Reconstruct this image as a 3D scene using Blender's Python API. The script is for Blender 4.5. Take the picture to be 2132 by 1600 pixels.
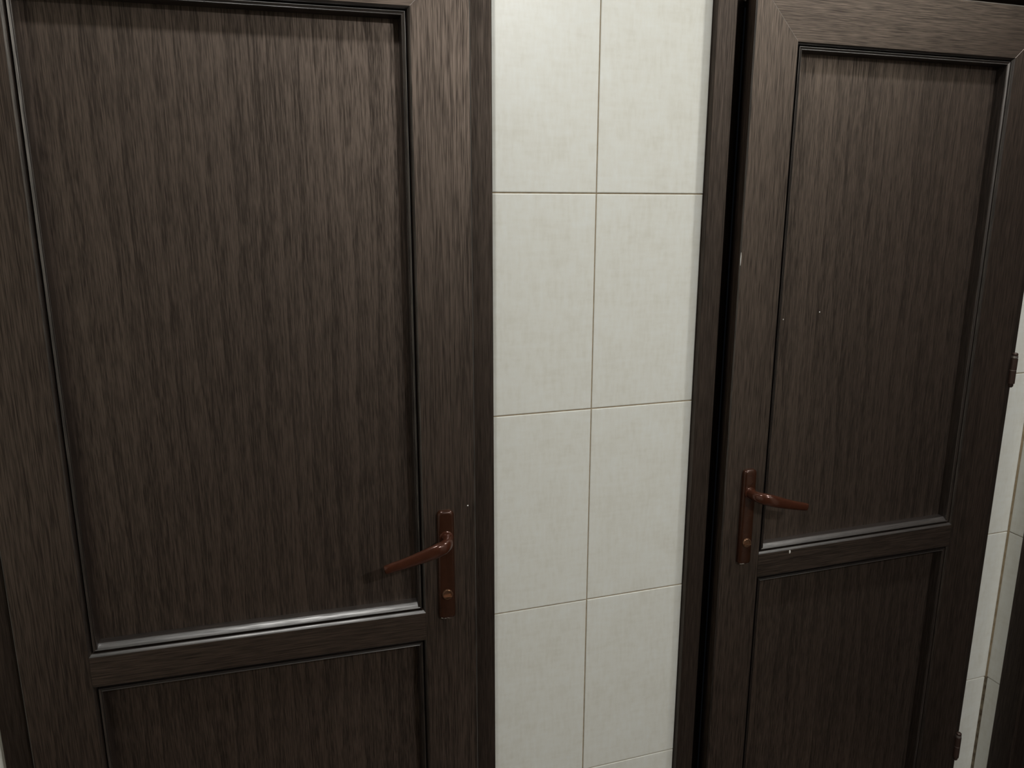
import bpy, bmesh, math, random
from mathutils import Vector, Matrix
random.seed(7)
for o in list(bpy.data.objects): bpy.data.objects.remove(o)
S = bpy.context.scene
COL = S.collection

# ------------------------------------------------------------------ camera, world, lights, exposure
cam_d = bpy.data.cameras.new('camera'); cam = bpy.data.objects.new('camera', cam_d); COL.objects.link(cam)
cam_d.sensor_width = 36.0; cam_d.lens = 36.0*1600.5/2132.0; cam_d.clip_start = 0.01
CX, CY, CZ = -0.57557, -1.30968, 1.65
fw = Vector((0.2953266, 0.92917617, -0.22229225)); rt = Vector((0.953043763, -0.302832418, 0.000335)); up = Vector((0.06700587, 0.21195323, 0.97498002))
cam.matrix_world = Matrix(((rt.x, up.x, -fw.x, CX), (rt.y, up.y, -fw.y, CY), (rt.z, up.z, -fw.z, CZ), (0, 0, 0, 1)))
S.camera = cam

W = bpy.data.worlds.new('world'); S.world = W; W.use_nodes = True
W.node_tree.nodes['Background'].inputs[0].default_value = (0.55, 0.62, 0.75, 1)
W.node_tree.nodes['Background'].inputs[1].default_value = 0.004

CEIL = 2.80
def lamp(name, x, y, power, size, color, z=CEIL-0.012):
    d = bpy.data.lights.new(name, 'AREA'); d.shape = 'DISK'; d.size = size; d.energy = power; d.color = color
    o = bpy.data.objects.new(name, d); COL.objects.link(o); o.location = (x, y, z); return o
lamp('ceiling_lamp_and_fill_light', -0.60, -0.60, 12.9, 0.14, (0.99, 1.0, 0.98))
lamp('ceiling_lamp_and_fill_light', 0.92, -0.60, 14.6, 0.14, (0.99, 1.0, 0.98))
lamp('ceiling_lamp_and_fill_light', 0.60, -2.75, 57.0, 0.16, (0.99, 1.0, 0.98))  # unseen fill light added behind the camera to brighten tiles and doors

S.view_settings.view_transform = 'Standard'; S.view_settings.look = 'None'
S.view_settings.gamma = 1.0; S.view_settings.use_curve_mapping = False
S.view_settings.exposure = 0.0

# ------------------------------------------------------------------ materials
class NT:
    def __init__(s, name):
        s.m = bpy.data.materials.new(name); s.m.use_nodes = True; s.t = s.m.node_tree; s.n = s.t.nodes
        s.b = s.n['Principled BSDF']
    def add(s, kind, **kw):
        n = s.n.new(kind)
        for k, v in kw.items():
            if k in n.inputs.keys(): n.inputs[k].default_value = v
            else: setattr(n, k, v)
        return n
    def link(s, a, b): s.t.links.new(a, b)
    def coords(s, scale, rand=True):
        tc = s.add('ShaderNodeTexCoord'); mp = s.add('ShaderNodeMapping'); mp.inputs['Scale'].default_value = scale
        s.link(tc.outputs['Object'], mp.inputs['Vector'])
        if rand:
            oi = s.add('ShaderNodeObjectInfo'); ml = s.add('ShaderNodeMath', operation='MULTIPLY'); ml.inputs[1].default_value = 57.0
            s.link(oi.outputs['Random'], ml.inputs[0]); s.link(ml.outputs[0], mp.inputs['Location'])
        return mp.outputs['Vector']
    def noise(s, vec, scale, detail=3.0, rough=0.55, dist=0.0):
        n = s.add('ShaderNodeTexNoise'); n.inputs['Scale'].default_value = scale; n.inputs['Detail'].default_value = detail
        n.inputs['Roughness'].default_value = rough; n.inputs['Distortion'].default_value = dist; s.link(vec, n.inputs['Vector']); return n.outputs['Fac']
    def math(s, op, a, b):
        m = s.add('ShaderNodeMath', operation=op)
        for i, v in enumerate((a, b)):
            if isinstance(v, (int, float)): m.inputs[i].default_value = v
            else: s.link(v, m.inputs[i])
        return m.outputs[0]
    def ramp(s, fac, stops):
        r = s.add('ShaderNodeValToRGB'); e = r.color_ramp.elements
        while len(e) < len(stops): e.new(0.5)
        for i, (p, c) in enumerate(stops): e[i].position = p; e[i].color = (*c, 1) if len(c) == 3 else c
        s.link(fac, r.inputs[0]); return r.outputs[0]
    def bump(s, h, strength, dist):
        b = s.add('ShaderNodeBump'); b.inputs['Strength'].default_value = strength; b.inputs['Distance'].default_value = dist
        s.link(h, b.inputs['Height']); s.link(b.outputs[0], s.b.inputs['Normal'])

def wood(name, axis='z', cathedral=False, rough=0.46, tone=0.80, spec=(0.55, 1.80), tint=(1.0, 0.785, 0.645), gf=0.030, gm=0.013):
    k = NT(name)
    def sc(a, g): return (a, a, g) if axis == 'z' else (g, a, a)
    fine = k.noise(k.coords(sc(1.0, gf)), 700.0, 2.0, 0.6)
    mid = k.noise(k.coords(sc(1.0, gm)), 360.0, 2.5, 0.6, 0.2)
    broad = k.noise(k.coords(sc(1.0, 0.10)), 11.0, 2.0, 0.5)
    h = k.math('ADD', k.math('MULTIPLY', fine, 0.56), k.math('MULTIPLY', mid, 0.28))
    h = k.math('ADD', h, k.math('MULTIPLY', broad, 0.16))
    if cathedral:
        w = k.add('ShaderNodeTexWave', wave_type='BANDS', bands_direction='X', wave_profile='SAW')
        w.inputs['Scale'].default_value = 9.0; w.inputs['Distortion'].default_value = 7.5; w.inputs['Detail'].default_value = 2.0
        w.inputs['Detail Scale'].default_value = 1.1; w.inputs['Detail Roughness'].default_value = 0.45
        k.link(k.coords(sc(1.0, 0.16)), w.inputs['Vector'])
        h = k.math('ADD', k.math('MULTIPLY', h, 0.92), k.math('MULTIPLY', w.outputs['Fac'], 0.08))
    t = tone
    c = k.ramp(h, [(0.39, (0.0038*t, 0.0023*t, 0.0018*t)), (0.50, (0.0086*t, 0.0053*t, 0.0041*t)), (0.61, (0.0190*t, 0.0120*t, 0.0092*t))])
    k.link(c, k.b.inputs['Base Color'])
    r = k.add('ShaderNodeMapRange'); r.inputs[1].default_value = 0.35; r.inputs[2].default_value = 0.65
    r.inputs[3].default_value = rough+0.10; r.inputs[4].default_value = rough-0.05
    k.link(h, r.inputs[0]); k.link(r.outputs[0], k.b.inputs['Roughness'])
    k.b.inputs['IOR'].default_value = 1.5; k.b.inputs['Specular Tint'].default_value = (*tint, 1)
    sp = k.add('ShaderNodeMapRange'); sp.inputs[1].default_value = 0.40; sp.inputs[2].default_value = 0.60; sp.inputs[3].default_value = spec[0]; sp.inputs[4].default_value = spec[1]
    k.link(h, sp.inputs[0]); k.link(sp.outputs[0], k.b.inputs['Specular IOR Level'])
    k.bump(h, 0.16, 0.0006)
    return k.m
WV = wood('wood_foil_vertical_grain', 'z')
WH = wood('wood_foil_horizontal_grain', 'x')
WP = wood('wood_foil_panel', 'z', True, spec=(0.62, 2.05), gf=0.048, gm=0.026)
WD = wood('wood_foil_frame', 'z', False, 0.50, 0.75, (0.45, 0.85))
WBV = wood('bead_foil_vertical', 'z', False, 0.34, 0.90, (0.60, 1.40), (1.0, 0.93, 0.87))
WBH = wood('bead_foil_horizontal', 'x', False, 0.36, 0.75, (0.9, 1.9), (1.0, 0.97, 0.95))


def tile_mat():
    k = NT('cream_glazed_tile')
    v1 = k.noise(k.coords((1.0, 1.0, 0.25)), 130.0, 3.0); v2 = k.noise(k.coords((0.25, 0.25, 1.0)), 110.0, 3.0)
    b = k.noise(k.coords((1, 1, 1)), 14.0, 3.0)
    h = k.math('ADD', k.math('ADD', k.math('MULTIPLY', v1, 0.38), k.math('MULTIPLY', v2, 0.30)), k.math('MULTIPLY', b, 0.32))
    c = k.ramp(h, [(0.34, (0.600, 0.582, 0.520)), (0.50, (0.645, 0.634, 0.582)), (0.66, (0.672, 0.673, 0.635))])
    k.link(c, k.b.inputs['Base Color']); k.b.inputs['Roughness'].default_value = 0.32
    k.bump(h, 0.12, 0.0006)
    return k.m
TILE = tile_mat()
def grout_mat(name, c1, c2):
    k = NT(name); n = k.noise(k.coords((1, 1, 1), False), 60.0, 4.0)
    k.link(k.ramp(n, [(0.35, c1), (0.65, c2)]), k.b.inputs['Base Color']); k.b.inputs['Roughness'].default_value = 0.85
    k.bump(n, 0.3, 0.001); return k.m
GROUT = grout_mat('beige_grout', (0.30, 0.225, 0.135), (0.42, 0.33, 0.215))
GROUT_DARK = grout_mat('dark_corner_grout', (0.075, 0.05, 0.03), (0.22, 0.18, 0.12))
PAINT = grout_mat('white_ceiling_paint', (0.70, 0.69, 0.66), (0.74, 0.73, 0.70))
def plain_tiled(name):
    k = NT(name); tc = k.add('ShaderNodeTexCoord')
    b = k.add('ShaderNodeTexBrick', offset=0.0, squash=1.0); b.inputs['Scale'].default_value = 1.0
    b.inputs['Brick Width'].default_value = 0.25; b.inputs['Row Height'].default_value = 0.40; b.inputs['Mortar Size'].default_value = 0.0012
    b.inputs['Color1'].default_value = b.inputs['Color2'].default_value = (0.64, 0.635, 0.58, 1); b.inputs['Mortar'].default_value = (0.3, 0.26, 0.19, 1)
    k.link(tc.outputs['UV'], b.inputs['Vector']); k.link(b.outputs['Color'], k.b.inputs['Base Color']); k.b.inputs['Roughness'].default_value = 0.35
    return k.m
TILEWALL = plain_tiled('tiled_wall_beyond_view')
def floor_mat():
    k = NT('brown_floor_tile'); n = k.noise(k.coords((1, 1, 1), False), 9.0, 4.0)
    k.link(k.ramp(n, [(0.35, (0.035, 0.022, 0.013)), (0.65, (0.06, 0.04, 0.025))]), k.b.inputs['Base Color']); k.b.inputs['Roughness'].default_value = 0.4
    return k.m
FLOORM = floor_mat()
DARKPLASTER = grout_mat('brown_plaster', (0.035, 0.026, 0.02), (0.05, 0.038, 0.03))
def metal(name, col, rough, met, wear=None):
    k = NT(name); n = k.noise(k.coords((1, 1, 1)), 90.0, 3.0)
    c = k.ramp(n, [(0.3, tuple(v*0.88 for v in col)), (0.7, tuple(v*1.08 for v in col))])
    k.b.inputs['Metallic'].default_value = met; k.b.inputs['Roughness'].default_value = rough
    if wear:                                   # chipped lacquer near the plate's lower end
        tc = k.add('ShaderNodeTexCoord'); sp = k.add('ShaderNodeSeparateXYZ'); k.link(tc.outputs['Object'], sp.inputs[0])
        z = k.add('ShaderNodeMapRange'); z.inputs[1].default_value = wear+0.012; z.inputs[2].default_value = wear
        k.link(sp.outputs['Z'], z.inputs[0])
        n2 = k.noise(k.coords((1, 1, 1)), 170.0, 2.0)
        f = k.ramp(k.math('MULTIPLY', z.outputs[0], n2), [(0.37, (0, 0, 0)), (0.43, (1, 1, 1))])
        mx = k.add('ShaderNodeMix', data_type='RGBA'); k.link(f, mx.inputs[0]); k.link(c, mx.inputs[6]); mx.inputs[7].default_value = (0.45, 0.40, 0.36, 1)
        c = mx.outputs[2]
    k.link(c, k.b.inputs['Base Color'])
    return k.m
COPPER = metal('brown_lacquered_handle', (0.058, 0.0185, 0.0100), 0.15, 0.30)
COPPERW = metal('brown_lacquered_plate', (0.040, 0.0145, 0.0075), 0.22, 0.35, 0.9245)
HINGEM = metal('dark_brown_hinge', (0.045, 0.026, 0.020), 0.35, 0.4)
BRASS = metal('worn_lock_metal', (0.20, 0.11, 0.065), 0.32, 0.8)
STEEL = metal('bare_metal_edge', (0.42, 0.38, 0.35), 0.35, 0.9)
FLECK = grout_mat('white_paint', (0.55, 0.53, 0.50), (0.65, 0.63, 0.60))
SEAM = grout_mat('pale_weld_line', (0.20, 0.17, 0.15), (0.34, 0.29, 0.26))
BLACK = metal('black_gap_seal', (0.006, 0.006, 0.006), 0.7, 0.0)
DARKDOOR = wood('dark_door_foil', 'z', False, 0.55, 0.35)

# ------------------------------------------------------------------ helpers
def link_mesh(name, bm, mat, parent=None, smooth=False, loc=None):
    bmesh.ops.recalc_face_normals(bm, faces=bm.faces)
    me = bpy.data.meshes.new(name); bm.to_mesh(me); bm.free()
    me.materials.append(mat)
    if smooth:
        for p in me.polygons: p.use_smooth = True
    o = bpy.data.objects.new(name, me); COL.objects.link(o)
    if parent: o.parent = parent
    if loc: o.location = loc
    return o
def empty(name, loc, rz=0.0):
    o = bpy.data.objects.new(name, None); COL.objects.link(o); o.location = loc; o.rotation_euler = (0, 0, rz); o.empty_display_size = 0.05; return o
def box(bm, x0, x1, y0, y1, z0, z1):
    v = [bm.verts.new(p) for p in ((x0,y0,z0),(x1,y0,z0),(x1,y1,z0),(x0,y1,z0),(x0,y0,z1),(x1,y0,z1),(x1,y1,z1),(x0,y1,z1))]
    for f in ((0,1,2,3),(4,7,6,5),(0,4,5,1),(1,5,6,2),(2,6,7,3),(3,7,4,0)): bm.faces.new([v[i] for i in f])
def prism(rings, closed_caps=True):
    """rings: list of equal-length closed loops of points; skins them and caps the ends"""
    bm = bmesh.new(); R = [[bm.verts.new(p) for p in ring] for ring in rings]; n = len(R[0])
    for a, b in zip(R, R[1:]):
        for i in range(n): bm.faces.new((a[i], a[(i+1) % n], b[(i+1) % n], b[i]))
    if closed_caps: bm.faces.new(R[0]); bm.faces.new(list(reversed(R[-1])))
    return bm
def smooth_by_angle(o, deg=35):
    me = o.data
    for p in me.polygons: p.use_smooth = True
    try: me.set_sharp_from_angle(angle=math.radians(deg))
    except Exception: pass
def gloss_chamfers(o, mat):
    me = o.data; me.materials.append(mat)
    for p in me.polygons:
        if p.center.y < 0.0065 and 0.25 < abs(p.normal.y) < 0.97: p.material_index = 1
def uvbox(o, ax):
    me = o.data; uv = me.uv_layers.new(name='UVMap')
    for l in me.loops:
        p = me.vertices[l.vertex_index].co; uv.data[l.index].uv = (p[ax], p.z - 0.0772)

# ------------------------------------------------------------------ room shell
X0, X1, Y0 = -1.95, 1.121, -3.2
OP1 = (-0.993, -0.2385); OP2 = (0.263, 0.995); OPH = 2.075
def structure(o): o['kind'] = 'structure'; return o
bm = bmesh.new()
G = 0.0022
box(bm, X0, OP1[0], G, 0.14, 0, CEIL); box(bm, OP1[1], OP2[0], G, 0.14, 0, CEIL); box(bm, OP2[1], X1+0.1, G, 0.14, 0, CEIL)
box(bm, OP1[0], OP1[1], G, 0.14, OPH, CEIL); box(bm, OP2[0], OP2[1], G, 0.14, OPH, CEIL)
wall_back = structure(link_mesh('wall_back', bm, GROUT))
bm = bmesh.new()
RDY = (-0.1050, -0.9345)           # doorway in the right wall
box(bm, X1+G, X1+0.12, RDY[0], G, 0, CEIL); box(bm, X1+G, X1+0.12, RDY[1], RDY[0], 2.06, CEIL); box(bm, X1+G, X1+0.12, Y0, RDY[1], 0, CEIL)
wall_right = structure(link_mesh('wall_right', bm, TILEWALL)); uvbox(wall_right, 1)
bm = bmesh.new(); box(bm, X0-0.1, X0, Y0, 0.14, 0, CEIL); o = structure(link_mesh('wall_left', bm, TILEWALL)); uvbox(o, 1)
bm = bmesh.new(); box(bm, X0-0.1, X1+0.12, Y0-0.1, Y0, 0, CEIL); o = structure(link_mesh('wall_front', bm, DARKPLASTER)); uvbox(o, 0)
bm = bmesh.new(); box(bm, X0-0.1, X1+0.9, Y0-0.1, 0.14, -0.08, 0); structure(link_mesh('floor', bm, FLOORM))
bm = bmesh.new(); box(bm, X0-0.1, X1+0.9, Y0-0.1, 0.14, CEIL, CEIL+0.08); structure(link_mesh('ceiling', bm, PAINT))

# tiles: one shared mesh per size
TCACHE = {}
def tile_mesh(w, h):
    k = (round(w, 4), round(h, 4))
    if k in TCACHE: return TCACHE[k]
    b, r, T = 0.0007, 0.0016, 0.008
    def loop(i, y): return [(i, y, i), (w-i, y, i), (w-i, y, h-i), (i, y, h-i)]
    bm = prism([loop(0, T), loop(0, r*0.6), loop(b*0.45, r*0.18), loop(r, 0.0)])
    bmesh.ops.recalc_face_normals(bm, faces=bm.faces)
    me = bpy.data.meshes.new('tile'); bm.to_mesh(me); bm.free(); me.materials.append(TILE)
    TCACHE[k] = me; return me
JG = 0.0011                      # half joint
ROWS = [0.0, 0.0772, 0.4772, 0.8772, 1.2772, 1.6772, 2.0772, 2.4772, CEIL]
def lay(parent, a0, a1, back=True):
    for z0, z1 in zip(ROWS, ROWS[1:]):
        za = z0+(JG if z0 > 0 else 0); zb = z1-(JG if z1 < CEIL else 0)
        o = bpy.data.objects.new('tile', tile_mesh(a1-a0, zb-za)); COL.objects.link(o); o.parent = parent
        dp = random.uniform(-0.0003, 0.0003)
        if back: o.location = (a0, dp, za); o.rotation_euler = (random.uniform(-.0006, .0006), 0, random.uniform(-.001, .001))
        else: o.location = (X1+dp, a1, za); o.rotation_euler = (0, 0, -math.pi/2+random.uniform(-.0008, .0008))
F1L, F1R, F2L, F2R = -1.038, -0.1990, 0.2180, 1.038
lay(wall_back, -1.25+JG, F1L-0.0006)
lay(wall_back, F1R+0.0006, -JG); lay(wall_back, JG, F2L-0.0006)
lay(wall_back, F2R+0.0006, X1-0.0030)
lay(wall_right, -0.0470, -0.0030, False)
for z0, z1, r, m in ((0.4772, CEIL, 0.0036, GROUT), (0.0, 0.4772, 0.0062, GROUT_DARK)):    # grout down the corner, wider and darker near the floor
    link_mesh('corner_grout', prism([[(X1-r, 0.0015, z), (X1+0.0015, -r, z), (X1+0.003, 0.003, z)] for z in (z0, z1)]), m, wall_back)

# ------------------------------------------------------------------ door frames (fixed to the wall)
FY = -0.0158
def jamb_section(xo, s):
    """closed section of a jamb: xo outer edge, s=+1 when the opening lies towards +x"""
    p = [(0, 0.001), (0, FY+0.0012), (0.0010, FY+0.0004), (0.0125, FY), (0.0140, FY-0.0002), (0.0385, FY), (0.0420, FY+0.004), (0.0420, 0.014), (0.0500, 0.014), (0.0500, 0.029), (0.0830, 0.029), (0.0830, 0.060), (0.044, 0.060), (0.044, 0.0235), (0.012, 0.0235), (0.012, 0.001)]
    return [(xo+s*u, y) for u, y in p]
def frame(name, xl, xr, htop, label):
    e = empty(name, ((xl+xr)/2, 0, 0)); e['kind'] = 'structure'; e['label'] = label; e['category'] = 'door frame'
    for xo, s in ((xl, 1), (xr, -1)):
        sec = jamb_section(0, s)
        bm = bmesh.new(); bm.free()
        # mitred top: height falls with the inset u
        rings = [[(x, y, 0.0) for x, y in sec], [(x, y, htop-abs(x)) for x, y in sec]]
        o = link_mesh('jamb', prism(rings), WD, e, loc=(xo-(xl+xr)/2, 0, 0)); smooth_by_angle(o)
    sec = jamb_section(0, 1)
    w = (xr-xl)/2
    o = link_mesh('head_jamb', prism([[(-w+u, y, htop-u) for u, y in sec], [(w-u, y, htop-u) for u, y in sec]]), WH, e); smooth_by_angle(o)
    return e
wall_cut = None
frame('trim_1', F1L, F1R, 2.105, 'dark brown frame around the nearer door on the left, standing slightly open')
frame('trim_2', F2L, F2R, 2.105, 'dark brown frame around the farther door on the right beside the tiled corner')

# ------------------------------------------------------------------ panelled door leaves
CH = [(0.0, 0.0), (0.0007, 0.0005), (0.0020, 0.0018), (0.0036, 0.0038), (0.0042, 0.0052), (0.0046, 0.0300)]        # inner edge of a stile or rail (inset u, depth d)
BEAD = [(0.0068, 0.0300), (0.0068, 0.0044), (0.0072, 0.0036), (0.0078, 0.0035), (0.0108, 0.0052), (0.0110, 0.0049), (0.0114, 0.0043), (0.0120, 0.0040), (0.0127, 0.0042), (0.0132, 0.0048), (0.0135, 0.0058), (0.0142, 0.0300)]
BEADB = [(0.0082, 0.0300), (0.0082, 0.0052), (0.0086, 0.0042), (0.0093, 0.0038), (0.0100, 0.0043), (0.0168, 0.0128), (0.0173, 0.0142), (0.0175, 0.0300)]   # sloped bead on the lower side
PD = 0.0280                      # panel face depth
BOT, TOP = 0.012, 2.046
def build_leaf(root, L, R, fl, fr, zt, rt_, rb, zb):
    """local x along the leaf, y=0 its front face (depth +y); L,R outer edges, fl,fr inner face edges; zt/rt_/rb/zb heights of the rails' face edges"""
    TH = 0.058
    def outer(sgn):              # outer edge of a stile: flange 18 mm, then the narrower body
        return [(0.0, 0.0022), (0.0022, 0.0), ] , [(0.0, 0.0185), (0.0165, 0.0185), (0.0165, TH)]
    def stile(side):
        e = L if side < 0 else R; f = fl if side < 0 else fr; w = abs(f-e); s = 1 if side < 0 else -1
        sec = [(-w+0.0022, 0.0), (0.0, 0.0)] + CH[1:] + [(0.0046, TH), (-w+0.0165, TH), (-w+0.0165, 0.0185), (-w, 0.0185), (-w, 0.0022)]
        wt = TOP-zt; wb = zb-BOT
        r0, r1 = [], []
        for u, d in sec:
            k = u/w if u < 0 else 0
            z1 = zt - u if u > 0 else zt - k*wt
            z0 = zb + u if u > 0 else zb + k*wb
            r0.append((f+s*u, d, z0)); r1.append((f+s*u, d, z1))
        o = link_mesh('stile', prism([r0, r1]), WV, root); smooth_by_angle(o, 24); gloss_chamfers(o, WBV)
    stile(-1); stile(1)
    def end_rail(top):
        f = zt if top else zb; w = (TOP-zt) if top else (zb-BOT); s = -1 if top else 1
        sec = [(-w+0.0022, 0.0), (0.0, 0.0)] + CH[1:] + [(0.0046, TH), (-w+0.0165, TH), (-w+0.0165, 0.0185), (-w, 0.0185), (-w, 0.0022)]
        r0, r1 = [], []
        for u, d in sec:
            if u < 0: xa, xb = fl + u/w*(fl-L), fr - u/w*(R-fr)
            else: xa, xb = fl+u, fr-u
            g = 0.0002
            r0.append((xa+g, d+0.0001, f+s*u)); r1.append((xb-g, d+0.0001, f+s*u))
        o = link_mesh('rail', prism([r0, r1]), WH, root); smooth_by_angle(o, 24); gloss_chamfers(o, WBH)
    end_rail(True); end_rail(False)
    up_ = [(u, d) for u, d in CH]
    sec = [('t', u, d) for u, d in reversed(CH[:])] + [('b', u, d) for u, d in CH]
    r0, r1 = [], []
    for k, u, d in sec:
        z = rt_+u if k == 't' else rb-u
        g = 0.0005
        r0.append((fl+max(u, g), d, z)); r1.append((fr-max(u, g), d, z))
    o = link_mesh('rail', prism([r0, r1]), WH, root); smooth_by_angle(o, 24); gloss_chamfers(o, WBH)
    for za, zb_ in ((rt_, zt), (zb, rb)):
        bm = bmesh.new(); box(bm, fl+0.010, fr-0.010, PD, PD+0.012, za+0.010, zb_-0.010)
        link_mesh('panel', bm, WP, root)
        # glazing beads, mitred
        for side in 'lrtb':
            a, b = [], []
            for u, d in (BEADB if side == 'b' else BEAD):
                if side == 'l': a.append((fl+u, d, za+u)); b.append((fl+u, d, zb_-u))
                elif side == 'r': a.append((fr-u, d, za+u)); b.append((fr-u, d, zb_-u))
                elif side == 't': a.append((fl+u, d, zb_-u)); b.append((fr-u, d, zb_-u))
                else: a.append((fl+min(u, 0.0138), d, za+u)); b.append((fr-min(u, 0.0138), d, za+u))
            o = link_mesh('glazing_bead', prism([a, b]), WBV if side in 'lr' else WBH, root); smooth_by_angle(o, 34)
        bm = bmesh.new()         # black seal seen down in the joint between sash and bead
        for (xa, xb, zc, zd) in ((fl+.0054, fl+.0096, za, zb_), (fr-.0068, fr-.0048, za, zb_), (fl, fr, za+.0048, za+.0068), (fl, fr, zb_-.0068, zb_-.0048)):
            box(bm, xa, xb, 0.0120, 0.0300, zc, zd)
        link_mesh('seal', bm, BLACK, root)

def seams(root, L, R, fl, fr, zt):
    for e, f in ((L, fl), (R, fr)):            # pale weld line along each mitred top corner
        a = Vector((f, 0, zt)); b = Vector((e, 0, TOP)); b = a+(b-a)*0.97; n = (b-a).normalized(); p = Vector((n.z, 0, -n.x))*0.00045
        sec = [p, Vector((0, -0.0003, 0)), -p, Vector((0, 0.0004, 0))]
        link_mesh('weld_seam', prism([[tuple(a+q) for q in sec], [tuple(b+q) for q in sec]]), SEAM, root)
def rrect(w, h, r, n=5):
    pts = []
    for cx, cz, a0 in ((w/2-r, h/2-r, 0), (-w/2+r, h/2-r, 90), (-w/2+r, -h/2+r, 180), (w/2-r, -h/2+r, 270)):
        for i in range(n+1):
            a = math.radians(a0+90*i/n); pts.append((cx+r*math.cos(a), cz+r*math.sin(a)))
    return pts
def build_handle(root, xc, s):
    """xc centre line of the plate in leaf coordinates, s direction in which the lever points"""
    zc, hw, hh = 1.0285, 0.0150, 0.1045
    def ring(ins, y): return [(xc+a, y, zc+b) for a, b in rrect(2*hw-2*ins, 2*hh-2*ins, max(0.0085-ins*0.6, 0.002))]
    bm = prism([ring(0, 0.0002), ring(0, -0.0050), ring(0.0010, -0.0074), ring(0.0030, -0.0090), ring(0.0055, -0.0095)])
    plate = link_mesh('handle_plate', bm, COPPERW, root); smooth_by_angle(plate, 50)
    plate['label'] = 'copper-brown lacquered backplate with chipped lower end'
    # lever: neck out of the plate, elbow, then a flattened grip that droops to its tip
    zp = 1.0835
    path = [((0, -0.006, 0), 0.0100, 0.0100), ((0, -0.016, 0), 0.0094, 0.0094), ((0.000, -0.027, 0), 0.0094, 0.0098), ((0.003*1, -0.037, -0.0003), 0.0096, 0.0108),
            ((0.011, -0.0455, -0.0016), 0.0088, 0.0120), ((0.024, -0.0490, -0.0050), 0.0074, 0.0124), ((0.042, -0.0490, -0.0108), 0.0062, 0.0116), ((0.062, -0.0485, -0.0168), 0.0056, 0.0103),
            ((0.084, -0.0478, -0.0228), 0.0053, 0.0092), ((0.102, -0.0472, -0.0272), 0.0051, 0.0086), ((0.1115, -0.0470, -0.0295), 0.0048, 0.0081), ((0.1135, -0.0470, -0.0300), 0.0036, 0.0066)]
    P = [Vector((s*p[0], p[1], p[2])) for p, a, b in path]; rings = []
    for i, (p, a, b) in enumerate(path):
        t = (P[min(i+1, len(P)-1)]-P[max(i-1, 0)]).normalized()
        upv = Vector((0, 0, 1)); n1 = t.cross(upv).normalized(); n2 = n1.cross(t).normalized()
        rings.append([tuple(Vector((xc, 0, zp))+P[i]+n1*(a*math.copysign(abs(math.cos(q))**0.8, math.cos(q)))+n2*(b*math.copysign(abs(math.sin(q))**0.8, math.sin(q)))) for q in [2*math.pi*j/20 for j in range(20)]])
    lever = link_mesh('lever', prism(rings), COPPER, plate); smooth_by_angle(lever, 60)
    # rose collar round the neck
    def circ(r, y, cx=xc, cz=zp, n=24): return [(cx+r*math.cos(2*math.pi*i/n), y, cz+r*math.sin(2*math.pi*i/n)) for i in range(n)]
    col = link_mesh('collar', prism([circ(0.0128, -0.009), circ(0.0126, -0.0115), circ(0.0110, -0.0125)]), COPPER, plate); smooth_by_angle(col, 50)
    zl = 0.9745
    bm = prism([circ(0.0098, -0.0090, xc, zl), circ(0.0098, -0.0118, xc, zl), circ(0.0088, -0.0130, xc, zl), circ(0.0070, -0.0130, xc, zl), circ(0.0064, -0.0112, xc, zl)])
    lk = link_mesh('lock_cylinder', bm, BRASS, plate); smooth_by_angle(lk, 40)
    bm = bmesh.new(); box(bm, xc-0.0078, xc+0.0078, -0.0160, -0.0110, zl-0.0042, zl-0.0016)
    bmesh.ops.bevel(bm, geom=bm.edges[:], offset=0.0006, segments=2, affect='EDGES')
    link_mesh('thumb_turn', bm, BRASS, plate)
    return plate
def build_hinge(root, x, z0, z1):
    n = 20
    def c(r, z): return [(x+r*math.cos(2*math.pi*i/n), -0.006+r*math.sin(2*math.pi*i/n), z) for i in range(n)]
    zs = [(0.003, z0-0.004), (0.0052, z0-0.001), (0.0052, z0+0.004), (0.0072, z0+0.005), (0.0072, z0+(z1-z0)*.47), (0.0064, z0+(z1-z0)*.475), (0.0064, z0+(z1-z0)*.49), (0.0072, z0+(z1-z0)*.495),
          (0.0072, z1-0.012), (0.0050, z1-0.011), (0.0050, z1-0.006), (0.0062, z1-0.005), (0.0062, z1-0.001), (0.004, z1+0.001)]
    h = link_mesh('hinge', prism([c(r, z) for r, z in zs]), HINGEM, root); smooth_by_angle(h, 40)
    for za, zb in ((z1-0.0105, z1-0.0060), (z0+(z1-z0)*.474, z0+(z1-z0)*.491)):
        k = link_mesh('washer', prism([c(0.0068, za), c(0.0068, zb)]), STEEL, h); smooth_by_angle(k, 40)
    return h
def fleck(root, x, y, z, r, name='paint_fleck', zs=1.0):
    n = 10
    def c(k, d): return [(x+r*k*math.cos(2*math.pi*i/n)*(1+.18*math.sin(3*i+x*90)), y-d, z+r*zs*k*math.sin(2*math.pi*i/n)) for i in range(n)]
    o = link_mesh(name, prism([c(1.0, -0.0002), c(0.85, 0.0005), c(0.4, 0.0008)]), FLECK, root); return o

YAW1 = math.radians(-2.43)
door_1 = empty('door_1', (-1.00557, -0.032, 0), YAW1); door_1['kind'] = 'structure'
door_1['label'] = 'dark brown wood-grain door on the left with its lever pointing left, slightly ajar'; door_1['category'] = 'door'
build_leaf(door_1, 0.0115, 0.7587, 0.1136, 0.6650, 1.9500, 0.9378, 0.8845, 0.125)
seams(door_1, 0.0115, 0.7587, 0.1136, 0.6650, 1.9500)
build_handle(door_1, 0.7030, -1)
fleck(door_1, 0.7445, 0.0, 1.136, 0.0014)

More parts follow.
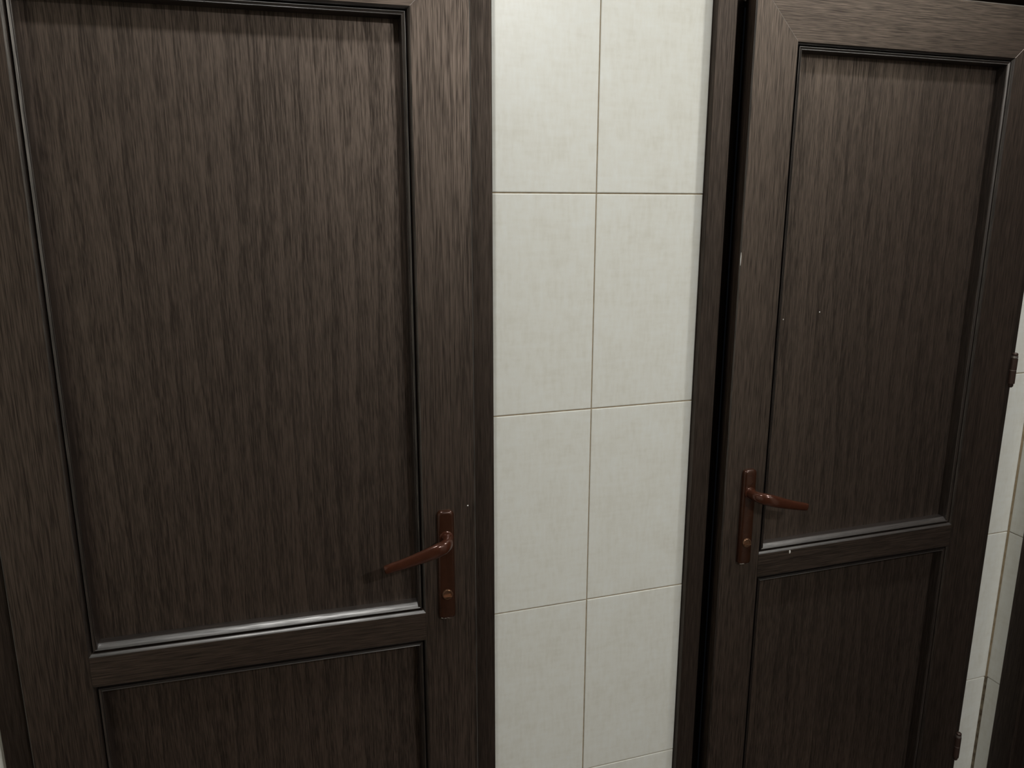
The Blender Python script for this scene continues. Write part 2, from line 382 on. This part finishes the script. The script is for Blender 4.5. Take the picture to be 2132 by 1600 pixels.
door_2 = empty('door_2', (1.0030, -0.035, 0), 0.0); door_2['kind'] = 'structure'
door_2['label'] = 'dark brown wood-grain door on the right with its lever pointing right, next to the tiled corner'; door_2['category'] = 'door'
D2 = -1.0030
build_leaf(door_2, 0.2837+D2, 1.0030+D2, 0.3759+D2, 0.8967+D2, 1.9476, 0.9375, 0.8860, 0.125)
seams(door_2, 0.2837+D2, 1.0030+D2, 0.3759+D2, 0.8967+D2, 1.9476)
build_handle(door_2, 0.3370+D2, 1)
build_hinge(door_2, 0.0035, 1.262, 1.336); build_hinge(door_2, 0.0035, 0.292, 0.366)
for x, z, r in ((0.4125, 1.4325, 0.0014), (0.4990, 1.444, 0.0014)): fleck(door_2, x+D2, PD, z, r)
fleck(door_2, 0.4545+D2, 0.0, 0.9330, 0.0020, 'paint_drip', 2.2)
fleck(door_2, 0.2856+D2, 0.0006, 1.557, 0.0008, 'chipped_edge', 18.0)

# ------------------------------------------------------------------ third doorway, in the right wall
e = empty('trim_3', (X1, (RDY[0]+RDY[1])/2, 0)); e['kind'] = 'structure'; e['label'] = 'dark brown door frame on the right-hand wall at the photo edge'; e['category'] = 'door frame'
yc = (RDY[0]+RDY[1])/2
for ya, s_, w in ((-0.0475, -1, 0.061), (RDY[1]-0.0565, 1, 0.061)):
    sec = [(0.0022, 0), (-0.011, 0), (-0.013, 0.002), (-0.013, w-0.004), (-0.009, w), (0.029, w), (0.029, w-0.0032), (0.0022, w-0.0032)]
    o = link_mesh('jamb', prism([[(x, ya-yc+s_*u, z) for x, u in sec] for z in (0.0, 2.105)]), WD, e); smooth_by_angle(o)
sec = [(0.0022, 0), (-0.011, 0), (-0.013, 0.002), (-0.013, 0.057), (-0.009, 0.061), (0.0022, 0.061)]
o = link_mesh('head_jamb', prism([[(x, y, 2.105-u) for x, u in sec] for y in (-0.1085-yc, RDY[1]+0.0045-yc)]), WH, e)
door_3 = empty('door_3', (X1+0.030, RDY[0]-0.003, 0)); door_3['kind'] = 'structure'; door_3['label'] = 'very dark door just inside the frame at the lower right edge of the photo'; door_3['category'] = 'door'
bm = bmesh.new(); box(bm, 0.0, 0.04, RDY[1]-RDY[0]+0.006, 0.0, 0.01, 2.03)
bmesh.ops.bevel(bm, geom=bm.edges[:], offset=0.002, segments=1, affect='EDGES')
link_mesh('door_leaf', bm, DARKDOOR, door_3)
